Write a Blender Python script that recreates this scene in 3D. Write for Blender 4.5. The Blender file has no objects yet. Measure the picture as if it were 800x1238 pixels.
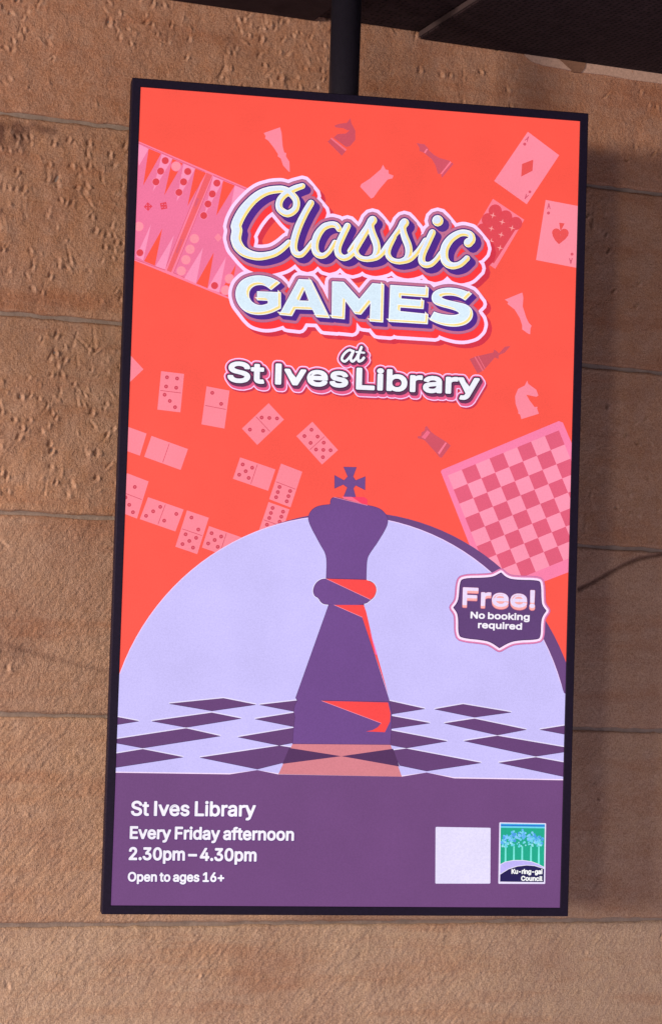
import bpy, math, json
import numpy as np
from mathutils import Matrix, Vector
from mathutils.geometry import tessellate_polygon

S = bpy.context.scene
COL = S.collection

# ------------------------------------------------------------------ camera
F_PX = 2500.0                      # focal length in photograph pixels (photo 800 x 1238)
ZC = 1.72                          # height of the middle of the screen above the floor
R = np.array([[0.98224, -0.03142788, -0.18497802],
              [0.04014224, 0.99824426, 0.04355444],
              [0.18328442, -0.05020635, 0.98177703]])
T = np.array([0.03210593, -0.01565538, 3.1111707])
CP = -R.T @ T                      # camera, x right, y down, z into the wall
def conv(v): return Vector((float(v[0]), float(v[2]), -float(v[1])))
cam_d = bpy.data.cameras.new('camera'); cam = bpy.data.objects.new('camera', cam_d); COL.objects.link(cam)
cam_d.sensor_fit = 'HORIZONTAL'; cam_d.sensor_width = 36.0; cam_d.lens = F_PX/800*36
cam_d.clip_start = 0.05; cam_d.clip_end = 200
cx, cy, cz = conv(R.T[:, 0]), -conv(R.T[:, 1]), -conv(R.T[:, 2])
m = Matrix.Identity(4)
for i in range(3):
    m[i][0], m[i][1], m[i][2] = cx[i], cy[i], cz[i]
cl = conv(CP); m[0][3], m[1][3], m[2][3] = cl.x, cl.y, cl.z + ZC
cam.matrix_world = m
S.camera = cam

# ------------------------------------------------------------------ light
w = bpy.data.worlds.new('World'); S.world = w; w.use_nodes = True
bg = w.node_tree.nodes['Background']
bg.inputs[0].default_value = (0.94, 0.82, 1.02, 1); bg.inputs[1].default_value = 0.52
def lamp(name, az, el, dist, watts, sx, sy, col):
    d = bpy.data.lights.new(name, 'AREA'); d.shape = 'RECTANGLE'; d.size = sx; d.size_y = sy
    d.energy = watts; d.color = col
    o = bpy.data.objects.new(name, d); COL.objects.link(o)
    a, e = math.radians(az), math.radians(el)
    v = Vector((math.sin(a)*math.cos(e), -math.cos(a)*math.cos(e), math.sin(e)))
    o.location = Vector((0.3, 0.3, ZC)) + v*dist
    o.rotation_euler = v.to_track_quat('Z', 'Y').to_euler()
    return o
lamp('doorway_light', -24, -0.3, 8, 95, .35, .30, (1, .86, .74))
lamp('window_light', -34, -0.3, 8, 95, .35, .35, (1, .86, .72))
lamp('hall_light', -52, 1.0, 8, 450, .6, .5, (1, .84, .70))
lamp('ceiling_light', -66, 17, 7, 330, .5, .4, (1, .80, .66))

vs = S.view_settings
vs.view_transform = 'Standard'; vs.look = 'None'; vs.exposure = 0; vs.gamma = 1; vs.use_curve_mapping = False

# ------------------------------------------------------------------ helpers
G0 = 0.29
RW = np.array([[0.98748346, -0.0129366, -0.15719117],
               [0.01134116, 0.99987471, -0.01104239],
               [0.15731433, 0.00912145, 0.98750646]])
OW = np.array([0, 0, G0])
def ray(px, py): return R.T @ np.array([(px-400)/F_PX, (py-619)/F_PX, 1.0])
def on_wall(px, py):               # photograph pixel -> wall coordinates (s to the right, h up)
    d = ray(px, py); n = RW[:, 2]; k = (n @ (OW-CP))/(n @ d); p = RW.T @ (CP+k*d-OW)
    return float(p[0]), float(-p[1])
def on_screen(px, py):             # photograph pixel -> metres on the screen, origin in its middle
    d = ray(px, py); k = -CP[2]/d[2]; p = CP+k*d
    return float(p[0]), float(-p[1])
WALL_M = Matrix.Identity(4)
for i in range(3):
    WALL_M[i][0] = conv(RW[:, 0])[i]; WALL_M[i][1] = conv(RW[:, 2])[i]; WALL_M[i][2] = -conv(RW[:, 1])[i]
WALL_M.translation = conv(OW) + Vector((0, 0, ZC))

def lin(c):
    c = c/255.0
    return c/12.92 if c <= .04045 else ((c+.055)/1.055)**2.4
def rgb(r, g, b): return (lin(r), lin(g), lin(b), 1)

def empty(name, M=None, parent=None):
    o = bpy.data.objects.new(name, None); COL.objects.link(o)
    o.empty_display_size = .1
    if parent: o.parent = parent
    if M is not None: o.matrix_world = M
    return o
def tag(o, label=None, cat=None, group=None, kind=None):
    if label: o['label'] = label
    if cat: o['category'] = cat
    if group: o['group'] = group
    if kind: o['kind'] = kind
    return o
def obj(name, verts, faces, mats, parent=None, mi=None, smooth=False):
    me = bpy.data.meshes.new(name); me.from_pydata(verts, [], faces); me.update()
    for k in (mats if isinstance(mats, (list, tuple)) else [mats]): me.materials.append(k)
    if mi is not None: me.polygons.foreach_set('material_index', mi)
    if smooth: me.polygons.foreach_set('use_smooth', [True]*len(faces))
    o = bpy.data.objects.new(name, me); COL.objects.link(o)
    if parent: o.parent = parent
    return o
def box_vf(x0, x1, y0, y1, z0, z1):
    v = [(x, y, z) for x in (x0, x1) for y in (y0, y1) for z in (z0, z1)]
    f = [(0, 1, 3, 2), (4, 6, 7, 5), (0, 4, 5, 1), (2, 3, 7, 6), (0, 2, 6, 4), (1, 5, 7, 3)]
    return v, f

class N:                           # tiny node helper
    def __init__(s, name):
        s.m = bpy.data.materials.new(name); s.m.use_nodes = True
        s.t = s.m.node_tree; s.b = s.t.nodes['Principled BSDF']
    def n(s, typ, **kw):
        k = s.t.nodes.new(typ)
        for a, v in kw.items(): setattr(k, a, v)
        return k
    def l(s, a, b): s.t.links.new(a, b)
    def noise(s, vec, scale, detail=3, rough=.55):
        k = s.n('ShaderNodeTexNoise'); k.inputs['Scale'].default_value = scale
        k.inputs['Detail'].default_value = detail; k.inputs['Roughness'].default_value = rough
        s.l(vec, k.inputs['Vector']); return k.outputs['Fac']
    def ramp(s, fac, lo, hi, a, b):
        k = s.n('ShaderNodeMapRange'); k.inputs[1].default_value = lo; k.inputs[2].default_value = hi
        k.inputs[3].default_value = a; k.inputs[4].default_value = b; s.l(fac, k.inputs[0]); return k.outputs[0]
    def math(s, op, a, b):
        k = s.n('ShaderNodeMath', operation=op)
        for i, x in enumerate((a, b)):
            if isinstance(x, (int, float)): k.inputs[i].default_value = x
            else: s.l(x, k.inputs[i])
        return k.outputs[0]
    def mix(s, fac, a, b, mode='MIX'):
        k = s.n('ShaderNodeMix', data_type='RGBA', blend_type=mode)
        for i, x in ((0, fac), (6, a), (7, b)):
            if isinstance(x, (int, float)): k.inputs[i].default_value = x
            elif isinstance(x, tuple): k.inputs[i].default_value = x
            else: s.l(x, k.inputs[i])
        return k.outputs[2]

# ------------------------------------------------------------------ materials of the place
def sandstone():
    k = N('sandstone'); oi = k.n('ShaderNodeObjectInfo'); tc = k.n('ShaderNodeTexCoord')
    off = k.n('ShaderNodeVectorMath', operation='SCALE'); k.l(oi.outputs['Location'], off.inputs[0])
    add = k.n('ShaderNodeVectorMath', operation='ADD'); k.l(tc.outputs['Object'], add.inputs[0])
    cmb = k.n('ShaderNodeCombineXYZ'); k.l(k.math('MULTIPLY', oi.outputs['Random'], 7.0), cmb.inputs[1]); k.l(cmb.outputs[0], add.inputs[1])
    v = add.outputs[0]
    big = k.noise(v, 7, 4, .6); mid = k.noise(v, 38, 4, .6); fine = k.noise(v, 420, 3, .7); grain = k.noise(v, 1100, 2, .8)
    c = k.mix(k.ramp(big, .36, .66, 0, 1), oi.outputs['Color'], (.80, .70, .68, 1), 'MULTIPLY')
    c2 = k.mix(k.ramp(big, .36, .66, 0, .75), oi.outputs['Color'], c)
    c3 = k.mix(k.ramp(mid, .30, .72, 0, .40), c2, (.43, .30, .235, 1))
    c4 = k.mix(k.ramp(fine, .40, .60, .0, .8), c3, k.mix(1.0, c3, (.62, .55, .52, 1), 'MULTIPLY'))
    c5 = k.mix(k.ramp(grain, .56, .70, 0, .5), c4, (.66, .50, .40, 1))
    at = k.n('ShaderNodeAttribute', attribute_name='stain')
    st = k.math('MULTIPLY', at.outputs['Fac'], k.ramp(mid, .3, .6, .65, 1.0))
    c6 = k.mix(st, c5, k.mix(1.0, c5, (.30, .24, .27, 1), 'MULTIPLY'))
    # iron banding that follows the bed of the stone
    mp = k.n('ShaderNodeMapping'); mp.inputs['Scale'].default_value = (2.2, 1, 15); mp.inputs['Rotation'].default_value = (0, .12, 0); k.l(v, mp.inputs['Vector'])
    band = k.noise(mp.outputs[0], 1.6, 5, .62)
    c6 = k.mix(k.ramp(band, .50, .68, 0, .55), c6, k.mix(1.0, c6, (.86, .66, .55, 1), 'MULTIPLY'))
    c6 = k.mix(k.ramp(band, .46, .32, 0, .40), c6, k.mix(1.0, c6, (1.16, 1.18, 1.20, 1), 'MULTIPLY'))
    ac = k.n('ShaderNodeAttribute', attribute_name='lit_rim')
    c6 = k.mix(k.math('MULTIPLY', ac.outputs['Fac'], .38), c6, (.70, .47, .34, 1))  # pale mix stands in for light catching each pit's lower right
    k.l(c6, k.b.inputs['Base Color']); k.b.inputs['Roughness'].default_value = .93
    k.b.inputs['Specular IOR Level'].default_value = .25
    h = k.math('ADD', k.math('MULTIPLY', fine, .6), k.math('MULTIPLY', k.noise(v, 190, 4, .65), 1.0))
    bp = k.n('ShaderNodeBump'); bp.inputs['Strength'].default_value = 1.0; bp.inputs['Distance'].default_value = .0024
    k.l(h, bp.inputs['Height']); k.l(bp.outputs[0], k.b.inputs['Normal'])
    return k.m
def mortar_mat():
    k = N('mortar'); tc = k.n('ShaderNodeTexCoord'); v = tc.outputs['Object']
    c = k.mix(k.ramp(k.noise(v, 60, 4, .7), .3, .7, 0, 1), (.185, .135, .108, 1), (.275, .208, .168, 1))
    k.l(c, k.b.inputs['Base Color']); k.b.inputs['Roughness'].default_value = .95
    bp = k.n('ShaderNodeBump'); bp.inputs['Strength'].default_value = .6; bp.inputs['Distance'].default_value = .002
    k.l(k.noise(v, 300, 4, .7), bp.inputs['Height']); k.l(bp.outputs[0], k.b.inputs['Normal'])
    return k.m
def powder(name, col, rough, scale=900, strength=.25, spec=.35):
    k = N(name); tc = k.n('ShaderNodeTexCoord'); v = tc.outputs['Object']
    k.l(k.mix(k.ramp(k.noise(v, 240, 3, .7), .3, .7, 0, 1), col, tuple(x*1.5 for x in col[:3])+(1,)), k.b.inputs['Base Color'])
    k.b.inputs['Roughness'].default_value = rough; k.b.inputs['Specular IOR Level'].default_value = spec
    bp = k.n('ShaderNodeBump'); bp.inputs['Strength'].default_value = strength; bp.inputs['Distance'].default_value = .0006
    k.l(k.noise(v, scale, 2, .6), bp.inputs['Height']); k.l(bp.outputs[0], k.b.inputs['Normal'])
    return k.m
def soffit_mat():
    k = N('dark_soffit_board'); tc = k.n('ShaderNodeTexCoord'); v = tc.outputs['Object']
    vo = k.n('ShaderNodeTexVoronoi'); vo.inputs['Scale'].default_value = 95; vo.inputs['Randomness'].default_value = .35
    k.l(v, vo.inputs['Vector'])
    hole = k.ramp(vo.outputs['Distance'], .18, .34, 0, 1)
    c = k.mix(k.ramp(k.noise(v, 30, 3, .6), .3, .7, 0, 1), (.022, .0125, .015, 1), (.036, .022, .025, 1))
    c = k.mix(hole, (.006, .004, .005, 1), c)
    k.l(c, k.b.inputs['Base Color']); k.b.inputs['Roughness'].default_value = .8; k.b.inputs['Specular IOR Level'].default_value = .08
    bp = k.n('ShaderNodeBump'); bp.inputs['Strength'].default_value = .8; bp.inputs['Distance'].default_value = .003
    k.l(hole, bp.inputs['Height']); k.l(bp.outputs[0], k.b.inputs['Normal'])
    return k.m
STONE = sandstone(); MORTAR = mortar_mat()
BLACK = powder('black_powder_coat', (.010, .0085, .014, 1), .42)
BEZEL = powder('black_bezel_plastic', (.0062, .0038, .013, 1), .6, spec=.12)
SOFFIT = soffit_mat()

# ------------------------------------------------------------------ sandstone wall
def vnoise(x, y, seed):
    xi = np.floor(x).astype(np.int64); yi = np.floor(y).astype(np.int64)
    fx = x-xi; fy = y-yi; fx = fx*fx*(3-2*fx); fy = fy*fy*(3-2*fy)
    def h(a, b):
        n = (a*374761393 + b*668265263 + seed*974634777) & 0xffffffff
        n = ((n ^ (n >> 13))*1274126177) & 0xffffffff
        return ((n ^ (n >> 16)) & 0xffff)/65535.0
    return (h(xi, yi)*(1-fx)+h(xi+1, yi)*fx)*(1-fy)+(h(xi, yi+1)*(1-fx)+h(xi+1, yi+1)*fx)*fy

wall = empty('sandstone_wall', WALL_M)
tag(wall, 'brown sandstone block wall with grey mortar joints behind the screen', 'wall')
JOINT = [1.115, 0.905, 0.591, 0.277, -0.034, -0.348, -0.675, -1.0, -1.32]
GAP = .0037
STAINS = [(on_wall(6, 166), .034, .020, 1.3), (on_wall(34, 154), .05, .008, 1.0), (on_wall(272, 44), .02, .012, .45),
          (on_wall(300, 62), .035, .010, .35), (on_wall(215, 40), .03, .02, .2), (on_wall(10, 790), .04, .012, .35)]
LINES = [([on_wall(*p) for p in ((0, 776), (40, 790), (80, 800), (110, 808), (140, 814))], .0045, .36, .0005),
         ([on_wall(*p) for p in ((700, 712), (716, 704), (735, 693), (755, 682), (772, 675), (800, 670), (830, 668))], .0042, .9, .003),
         ([on_wall(*p) for p in ((0, 556), (60, 488), (100, 492))], .0018, .25, .0008)]
def segdist(x, y, a, b):
    dx, dy = b[0]-a[0], b[1]-a[1]; t = np.clip(((x-a[0])*dx+(y-a[1])*dy)/(dx*dx+dy*dy), 0, 1)
    return np.hypot(x-a[0]-t*dx, y-a[1]-t*dy)
def block(s0, s1, h0, h1, col, pits, tool, step, seed, rough=1.0, full=False):
    ny = max(2, int((h1-h0)/step)+1)
    gs = [s0]                      # fine grid where the wall is in view, coarse behind the screen
    while gs[-1] < s1:
        x = gs[-1]; fine = (-.72 < x < -.20) or (.34 < x < .82) or (full and -.72 < x < .82)
        gs.append(x+(step if fine else max(step, .009)))
    gs[-1] = s1
    nx = len(gs); X, Y = np.meshgrid(np.array(gs), np.linspace(h0, h1, ny))
    rng = np.random.default_rng(seed)
    Lit = np.zeros_like(X)          # paler lower-right side of the pits, light painted into the colour
    D = np.zeros_like(X)           # relief, positive = proud of the wall plane
    D += .0022*rough*(vnoise(X*11+5, Y*14, seed)-.5) + .0012*rough*(vnoise(X*45, Y*45, seed+1)-.5)
    if pits > 60: D += .0034*(vnoise(X*52, Y*30, seed+41)-.5)*vnoise(X*9, Y*9, seed+9)   # broad pick dents
    D += .0009*rough*(vnoise(X*130, Y*110, seed+2)-.5) + .0007*(vnoise(X*300, Y*300, seed+3)-.5)
    if tool > 0:                   # slanting chisel strokes
        a = math.radians(48); U = X*math.cos(a)+Y*math.sin(a); V = -X*math.sin(a)+Y*math.cos(a)
        D += tool*.0015*(vnoise(U*38, V*290, seed+5)-.5)*(.3+.7*vnoise(X*18, Y*18, seed+6))
        D += tool*.0007*(vnoise(U*60, V*420, seed+7)-.5)
    xs, ys = X[0], Y[:, 0]
    for k in range(pits):          # pecked pits and drips
        px = rng.uniform(s0+.01, s1-.01); py = h0+.012+(h1-h0-.03)*rng.beta(1.5, 1.3)
        if vnoise(np.array(px*9.), np.array(py*9.), seed+9) < .30: continue
        wd = rng.uniform(.0016, .0038); ln = rng.uniform(.0022, .0065) if rng.random() < .86 else rng.uniform(.007, .020)
        dp = rng.uniform(.0024, .0062)*(1.0 if ln < .008 else .6)
        lean = rng.uniform(-.35, .35) if rng.random() < .8 else rng.uniform(-1.2, 1.2)
        bump = rng.random() < .25
        i0, i1 = np.searchsorted(xs, [px-.03, px+.03]); j0, j1 = np.searchsorted(ys, [py-.06, py+.06])
        if i1 <= i0 or j1 <= j0: continue
        dx = X[j0:j1, i0:i1]-px-lean*(Y[j0:j1, i0:i1]-py); dy = Y[j0:j1, i0:i1]-py
        wob = .0024*(vnoise(X[j0:j1, i0:i1]*260, Y[j0:j1, i0:i1]*260, seed+20)-.5)
        wy = wd*(1-.35*np.clip(dy/ln, -1, 1))
        q = ((dx+wob)/wy)**2+(np.abs(dy+wob)/ln)**2.6
        g = np.exp(-q**1.4)*np.clip(.55+.6*dx/wd-.25*dy/ln, .1, 1.3)   # deepest towards its lower right, where the pick stopped
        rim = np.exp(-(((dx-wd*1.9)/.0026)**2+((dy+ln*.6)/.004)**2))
        Lit[j0:j1, i0:i1] = np.maximum(Lit[j0:j1, i0:i1], rng.uniform(.3, 1)*np.clip(rim+.5*g*(dx > 0), 0, 1)*np.clip(2*vnoise(X[j0:j1, i0:i1]*400, Y[j0:j1, i0:i1]*400, seed+31), 0, 1))
        D[j0:j1, i0:i1] += (.6*dp*g if bump else -dp*g + .6*dp*rim)
    St = np.zeros_like(X)
    for (c, sx, sy, a) in STAINS:
        q = ((X-c[0])/sx)**2+((Y-c[1])/sy)**2
        St += a*np.exp(-q)*np.clip(.2+1.6*vnoise(X*70, Y*70, 77)-.3, 0, 1)
    for (pl, wd, a, dp) in LINES:
        d = np.min([segdist(X, Y, p, q) for p, q in zip(pl, pl[1:])], axis=0)
        d = d+.002*(vnoise(X*60, Y*60, 5)-.5)
        St += a*np.exp(-(d/wd)**2)
        D -= dp*np.exp(-(d/(wd*.7))**2)
    # rubbed, slightly ragged arris
    wv = .0022*vnoise(X*70, Y*70, seed+11)
    e = np.minimum(np.minimum(X-s0, s1-X), np.minimum(Y-h0, h1-Y))
    D -= .0035*np.clip(1-(e-wv*.3)/.0035, 0, 1)**2
    jag = .0030*(vnoise(X*55, Y*0+seed, seed+12)-.5)*(np.abs(Y-h0) < 1e-6)+.0030*(vnoise(X*55, Y*0+seed, seed+13)-.5)*(np.abs(Y-h1) < 1e-6)
    V0 = np.stack([X, -D, Y+jag], -1).reshape(-1, 3)
    # back edge ring so that the block has thickness
    idx = np.arange(nx*ny).reshape(ny, nx)
    q = np.stack([idx[:-1, :-1], idx[:-1, 1:], idx[1:, 1:], idx[1:, :-1]], -1).reshape(-1, 4)
    ring = np.concatenate([idx[0, :], idx[1:, -1], idx[-1, :-1][::-1], idx[1:-1, 0][::-1]])
    back = V0[ring].copy(); back[:, 1] = .12
    nb = len(ring); b0 = len(V0); r2 = np.arange(nb)
    qs = np.stack([ring, b0+r2, b0+(r2+1) % nb, ring[(r2+1) % nb]], -1)
    V = np.concatenate([V0, back]); Q = np.concatenate([q, qs])
    me = bpy.data.meshes.new('stone_block')
    me.vertices.add(len(V)); me.vertices.foreach_set('co', V.ravel())
    me.loops.add(Q.size); me.loops.foreach_set('vertex_index', Q.ravel().astype(np.int32))
    me.polygons.add(len(Q)); me.polygons.foreach_set('loop_start', np.arange(0, Q.size, 4, dtype=np.int32))
    me.polygons.foreach_set('loop_total', np.full(len(Q), 4, dtype=np.int32))
    me.update(calc_edges=True); me.validate()
    me.polygons.foreach_set('use_smooth', np.concatenate([np.ones(len(q), bool), np.zeros(len(qs), bool)]))
    at = me.attributes.new('stain', 'FLOAT', 'POINT'); v = np.zeros(len(V)); v[:b0] = np.clip(St, 0, 1).ravel(); at.data.foreach_set('value', v)
    at = me.attributes.new('lit_rim', 'FLOAT', 'POINT'); v = np.zeros(len(V)); v[:b0] = np.clip(Lit, 0, 1).ravel(); at.data.foreach_set('value', v)
    me.materials.append(STONE)
    o = bpy.data.objects.new('stone_block', me); COL.objects.link(o); o.parent = wall; o.color = col
    return o
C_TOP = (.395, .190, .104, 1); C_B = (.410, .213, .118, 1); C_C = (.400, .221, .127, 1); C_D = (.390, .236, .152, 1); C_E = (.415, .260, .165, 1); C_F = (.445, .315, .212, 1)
# row: top joint index, colour, pits left, tooling, split positions
ROWS = [(0, C_TOP, 40, .4, (-1.5, -.6, .35, 1.3)), (1, C_TOP, 640, .3, (-1.15, .014, 1.25)), (2, C_B, 560, .45, (-.95, .12, 1.2)),
        (3, C_C, 540, .25, (-1.1, -.02, 1.1)), (4, C_D, 50, .55, (-.98, .16, 1.25)), (5, C_E, 14, .85, (-1.12, .97, 1.9)),
        (6, C_F, 8, .75, (-.92, .9)), (7, C_F, 8, 1.0, (-1.2, .1, 1.3))]
seed = 3
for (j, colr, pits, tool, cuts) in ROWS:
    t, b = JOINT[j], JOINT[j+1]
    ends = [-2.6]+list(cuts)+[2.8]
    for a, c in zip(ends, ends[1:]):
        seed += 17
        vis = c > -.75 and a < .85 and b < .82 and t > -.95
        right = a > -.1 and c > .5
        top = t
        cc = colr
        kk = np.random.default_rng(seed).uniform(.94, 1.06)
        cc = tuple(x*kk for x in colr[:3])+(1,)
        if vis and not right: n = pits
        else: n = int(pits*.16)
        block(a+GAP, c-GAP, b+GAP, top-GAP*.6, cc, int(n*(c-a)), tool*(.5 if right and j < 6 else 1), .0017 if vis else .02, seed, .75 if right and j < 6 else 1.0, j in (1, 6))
v, f = box_vf(-2.6, 2.8, .0042, .11, JOINT[-1], JOINT[0])
mortar = obj('mortar', v, f, MORTAR, wall)
# pale packing between the right hand top block and the soffit, with a brown chip of stone in it
def strip(name, pts, y0, y1, mat, parent):
    n = len(pts); v = [(p[0], y0, p[1]) for p in pts]+[(p[0], y1, p[1]) for p in pts]
    f = [tuple(range(n))]+[(i, i+n, (i+1) % n+n, (i+1) % n) for i in range(n)]
    return obj(name, v, f, mat, parent)
PALE = powder('pale_packing', (.34, .22, .165, 1), .95, 300, .8)
pts = [(.335, .801), (.350, .7915), (.372, .7880), (.40, .7872), (.44, .7852), (.49, .7868), (.54, .7848), (.60, .7858), (.66, .7840), (1.25, .785), (1.25, .815), (.335, .815)]
strip('packing_strip', pts, -.0032, .004, PALE, wall)
ch = [on_wall(*p) for p in ((673, 70), (684, 80), (692, 87), (700, 88), (705, 83), (707, 74))]
CHIP = powder('brown_stone_chip', (.15, .075, .045, 1), .9, 300, .8)
strip('stone_chip', ch+[(ch[-1][0]+.002, .815), (ch[0][0], .815)], -.0052, .004, CHIP, wall)

# ------------------------------------------------------------------ soffit
s_a = on_wall(378, 26)[0]; s_b = on_wall(505, 51)[0]; HC = .803
sof = empty('dark_ceiling', WALL_M)
tag(sof, 'dark perforated ceiling panels above the screen and its pole', 'ceiling', kind='structure')
for (x0, x1, lo) in ((-2.6, -1.25, HC+.0035), (-1.2475, s_a, HC+.0035), (s_a+.0025, s_b-.0015, HC+.011), (s_b+.0015, s_b+1.2, HC-.001), (s_b+1.203, 2.8, HC)):
    v, f = box_vf(x0, x1, -2.2, -.006, lo, lo+.03)
    obj('ceiling_panel', v, f, SOFFIT, sof)
v, f = box_vf(-2.6, 2.8, -2.2, -.002, HC+.036, HC+.06)
obj('ceiling_backing', v, f, BLACK, sof)
GREY = powder('grey_seam_strip', (.042, .026, .027, 1), .85, 400, .4)
v, f = box_vf(s_b-.0009, s_b+.0009, -2.2, -.006, HC+.002, HC+.030)
obj('seam_strip', v, f, GREY, sof)
# ------------------------------------------------------------------ the display
SW, SH = .6807, 1.2101
disp = empty('digital_display', Matrix.Translation((0, 0, ZC)))
tag(disp, 'black framed portrait screen with a red Classic Games poster, hanging from a ceiling pole', 'digital screen')
BZ, DEP = .0128, .030
def frame_mesh():
    # mitred bezel with small bevels: profile swept round the rectangle
    prof = [(0, .0012), (0, -.0022), (.0008, -.0034), (BZ-.0012, -.0034), (BZ, -.0022), (BZ, DEP), (BZ-.002, DEP), (0, DEP)]
    v, f = [], []
    for (sx, sz) in ((-1, -1), (1, -1), (1, 1), (-1, 1)):
        for (o, y) in prof: v.append((sx*(SW/2+o), y, sz*(SH/2+o)))
    n = len(prof)
    for k in range(4):
        for i in range(n):
            a = k*n+i; b = k*n+(i+1) % n; c = ((k+1) % 4)*n+(i+1) % n; d = ((k+1) % 4)*n+i
            f.append((a, d, c, b))
    return v, f
v, f = frame_mesh(); obj('frame', v, f, BEZEL, disp)
v, f = box_vf(-SW/2+.001, SW/2-.001, .004, DEP-.001, -SH/2+.001, SH/2-.001)
obj('back_cover', v, f, BLACK, disp)
v, f = box_vf(-.16, .16, DEP-.001, .062, -.35, .35)
obj('electronics_box', v, f, BLACK, disp)

# screen ink: everything the panel shows gives off light
INK = {}
def ink(r, g, b, gain=1.0):
    key = (r, g, b)
    if key in INK: return INK[key]
    k = N('lit_ink_%d_%d_%d' % key); tc = k.n('ShaderNodeTexCoord'); v = tc.outputs['Object']
    n1 = k.ramp(k.noise(v, 420, 2, .8), .25, .75, .91, 1.09)
    n2 = k.ramp(k.noise(v, 9, 3, .6), .3, .7, .955, 1.045)
    c = k.mix(1.0, tuple(min(4, x*gain) for x in rgb(r, g, b)[:3])+(1,), k.math('MULTIPLY', n1, n2), 'MULTIPLY')
    k.b.inputs['Base Color'].default_value = (.004, .004, .005, 1); k.b.inputs['Roughness'].default_value = .35
    k.b.inputs['Specular IOR Level'].default_value = .3
    k.l(c, k.b.inputs['Emission Color']); k.b.inputs['Emission Strength'].default_value = 1
    INK[key] = k.m; return k.m

RED = (255, 86, 71); v, f = [(-SW/2, 0, -SH/2), (SW/2, 0, -SH/2), (SW/2, 0, SH/2), (-SW/2, 0, SH/2)], [(0, 1, 2, 3)]
screen = obj('screen', v, f, ink(*RED), disp)
STEP = .00003
class Art:                         # one printed figure: flat polygons at several levels of the picture
    def __init__(s, name, base=0): s.name = name; s.v = []; s.f = []; s.mi = []; s.m = []; s.base = base
    def poly(s, pts, level, col, mapped=False):      # convex polygon
        P = pts if mapped else [on_screen(*p) for p in pts]
        if any(abs(x) > SW/2 or abs(z) > SH/2 for x, z in P):
            for ax, sg, lim in ((0, 1, SW/2), (0, -1, SW/2), (1, 1, SH/2), (1, -1, SH/2)):
                out = []
                for a, b in zip(P, P[1:]+P[:1]):
                    da, db = lim-sg*a[ax], lim-sg*b[ax]
                    if da >= 0: out.append(a)
                    if (da >= 0) != (db >= 0):
                        t = da/(da-db); out.append((a[0]+t*(b[0]-a[0]), a[1]+t*(b[1]-a[1])))
                P = out
                if len(P) < 3: return
        area = sum(a[0]*b[1]-b[0]*a[1] for a, b in zip(P, P[1:]+P[:1]))
        if abs(area) < 1e-12: return
        if area < 0: P = P[::-1]
        mt = ink(*col)
        if mt not in s.m: s.m.append(mt)
        y = -STEP*(s.base+level); b = len(s.v)
        s.v += [(x, y, z) for x, z in P]; s.f.append(tuple(range(b, b+len(P)))); s.mi.append(s.m.index(mt))
    def fill(s, loops, level, col):                  # any polygon, with holes
        tr = tessellate_polygon([[Vector((x, y, 0)) for x, y in l] for l in loops])
        flat = [p for l in loops for p in l]
        for t in tr: s.poly([flat[i] for i in t], level, col)
    def layer(s, shape, r, d, o, level, col):        # shape grown by r px, swept along d, moved by o
        D = (0, 0) if d is None else d
        for (a, b, ra, rb) in shape['e']:
            ra_, rb_ = ra+r, rb+r
            if max(ra_, rb_) <= .05: continue
            pts = []
            for (c, rr) in ((a, ra_), (b, rb_)):
                for k in range(12):
                    x = c[0]+o[0]+rr*math.cos(k*math.pi/6); y = c[1]+o[1]+rr*math.sin(k*math.pi/6)
                    pts.append((x, y))
                    if d is not None: pts.append((x+D[0], y+D[1]))
            s.poly(hull(pts), level, col)
        if r < 0: return
        for l in shape['l']:
            for q in ([(0, 0)] if d is None else [(0, 0), D]):
                s.fill([[(x+o[0]+q[0], y+o[1]+q[1]) for x, y in k] for k in l], level, col)
    def disc(s, x, y, r, level, col, sq=1.0):
        s.poly([(x+r*math.cos(k*math.pi/9), y+r*sq*math.sin(k*math.pi/9)) for k in range(18)], level, col)
    def line(s, a, b, wd, level, col):
        s.layer({'e': [(a, b, wd/2, wd/2)], 'l': []}, 0, None, (0, 0), level, col)
    def done(s, parent=None): return obj(s.name, s.v, s.f, s.m, parent or screen, s.mi)
def hull(P):
    P = sorted(set(P))
    def half(P):
        h = []
        for p in P:
            while len(h) > 1 and (h[-1][0]-h[-2][0])*(p[1]-h[-2][1])-(h[-1][1]-h[-2][1])*(p[0]-h[-2][0]) <= 1e-9: h.pop()
            h.append(p)
        return h[:-1]
    return half(P)+half(P[::-1])
def shape_loops(groups, r=0.0):    # groups: [[outer, hole, ...], ...]
    e = []
    for g in groups:
        for l in g:
            e += [(a, b, r, r) for a, b in zip(l, l[1:]+l[:1])]
    return {'e': e, 'l': groups}
def shape_strokes(paths):          # paths: [(points, radii)]
    e = []
    for pts, rr in paths:
        q, ru = smooth(pts, rr)
        e += [(q[i], q[i+1], ru[i], ru[i+1]) for i in range(len(q)-1)]
    return {'e': e, 'l': []}
def smooth(P, rr, k=5):            # Catmull-Rom through the points
    if isinstance(rr, (int, float)): rr = [rr]*len(P)
    if len(P) == 2: return list(P), list(rr)
    Q = [P[0]]+list(P)+[P[-1]]; Rr = [rr[0]]+list(rr)+[rr[-1]]; out = []; ro = []
    for i in range(1, len(Q)-2):
        for j in range(k):
            t = j/k; res = []
            for c in range(2):
                a, b, cc, d = Q[i-1][c], Q[i][c], Q[i+1][c], Q[i+2][c]
                res.append(.5*(2*b+(cc-a)*t+(2*a-5*b+4*cc-d)*t*t+(3*b-a-3*cc+d)*t**3))
            out.append(tuple(res)); ro.append(Rr[i]*(1-t)+Rr[i+1]*t)
    out.append(P[-1]); ro.append(rr[-1]); return out, ro
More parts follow.
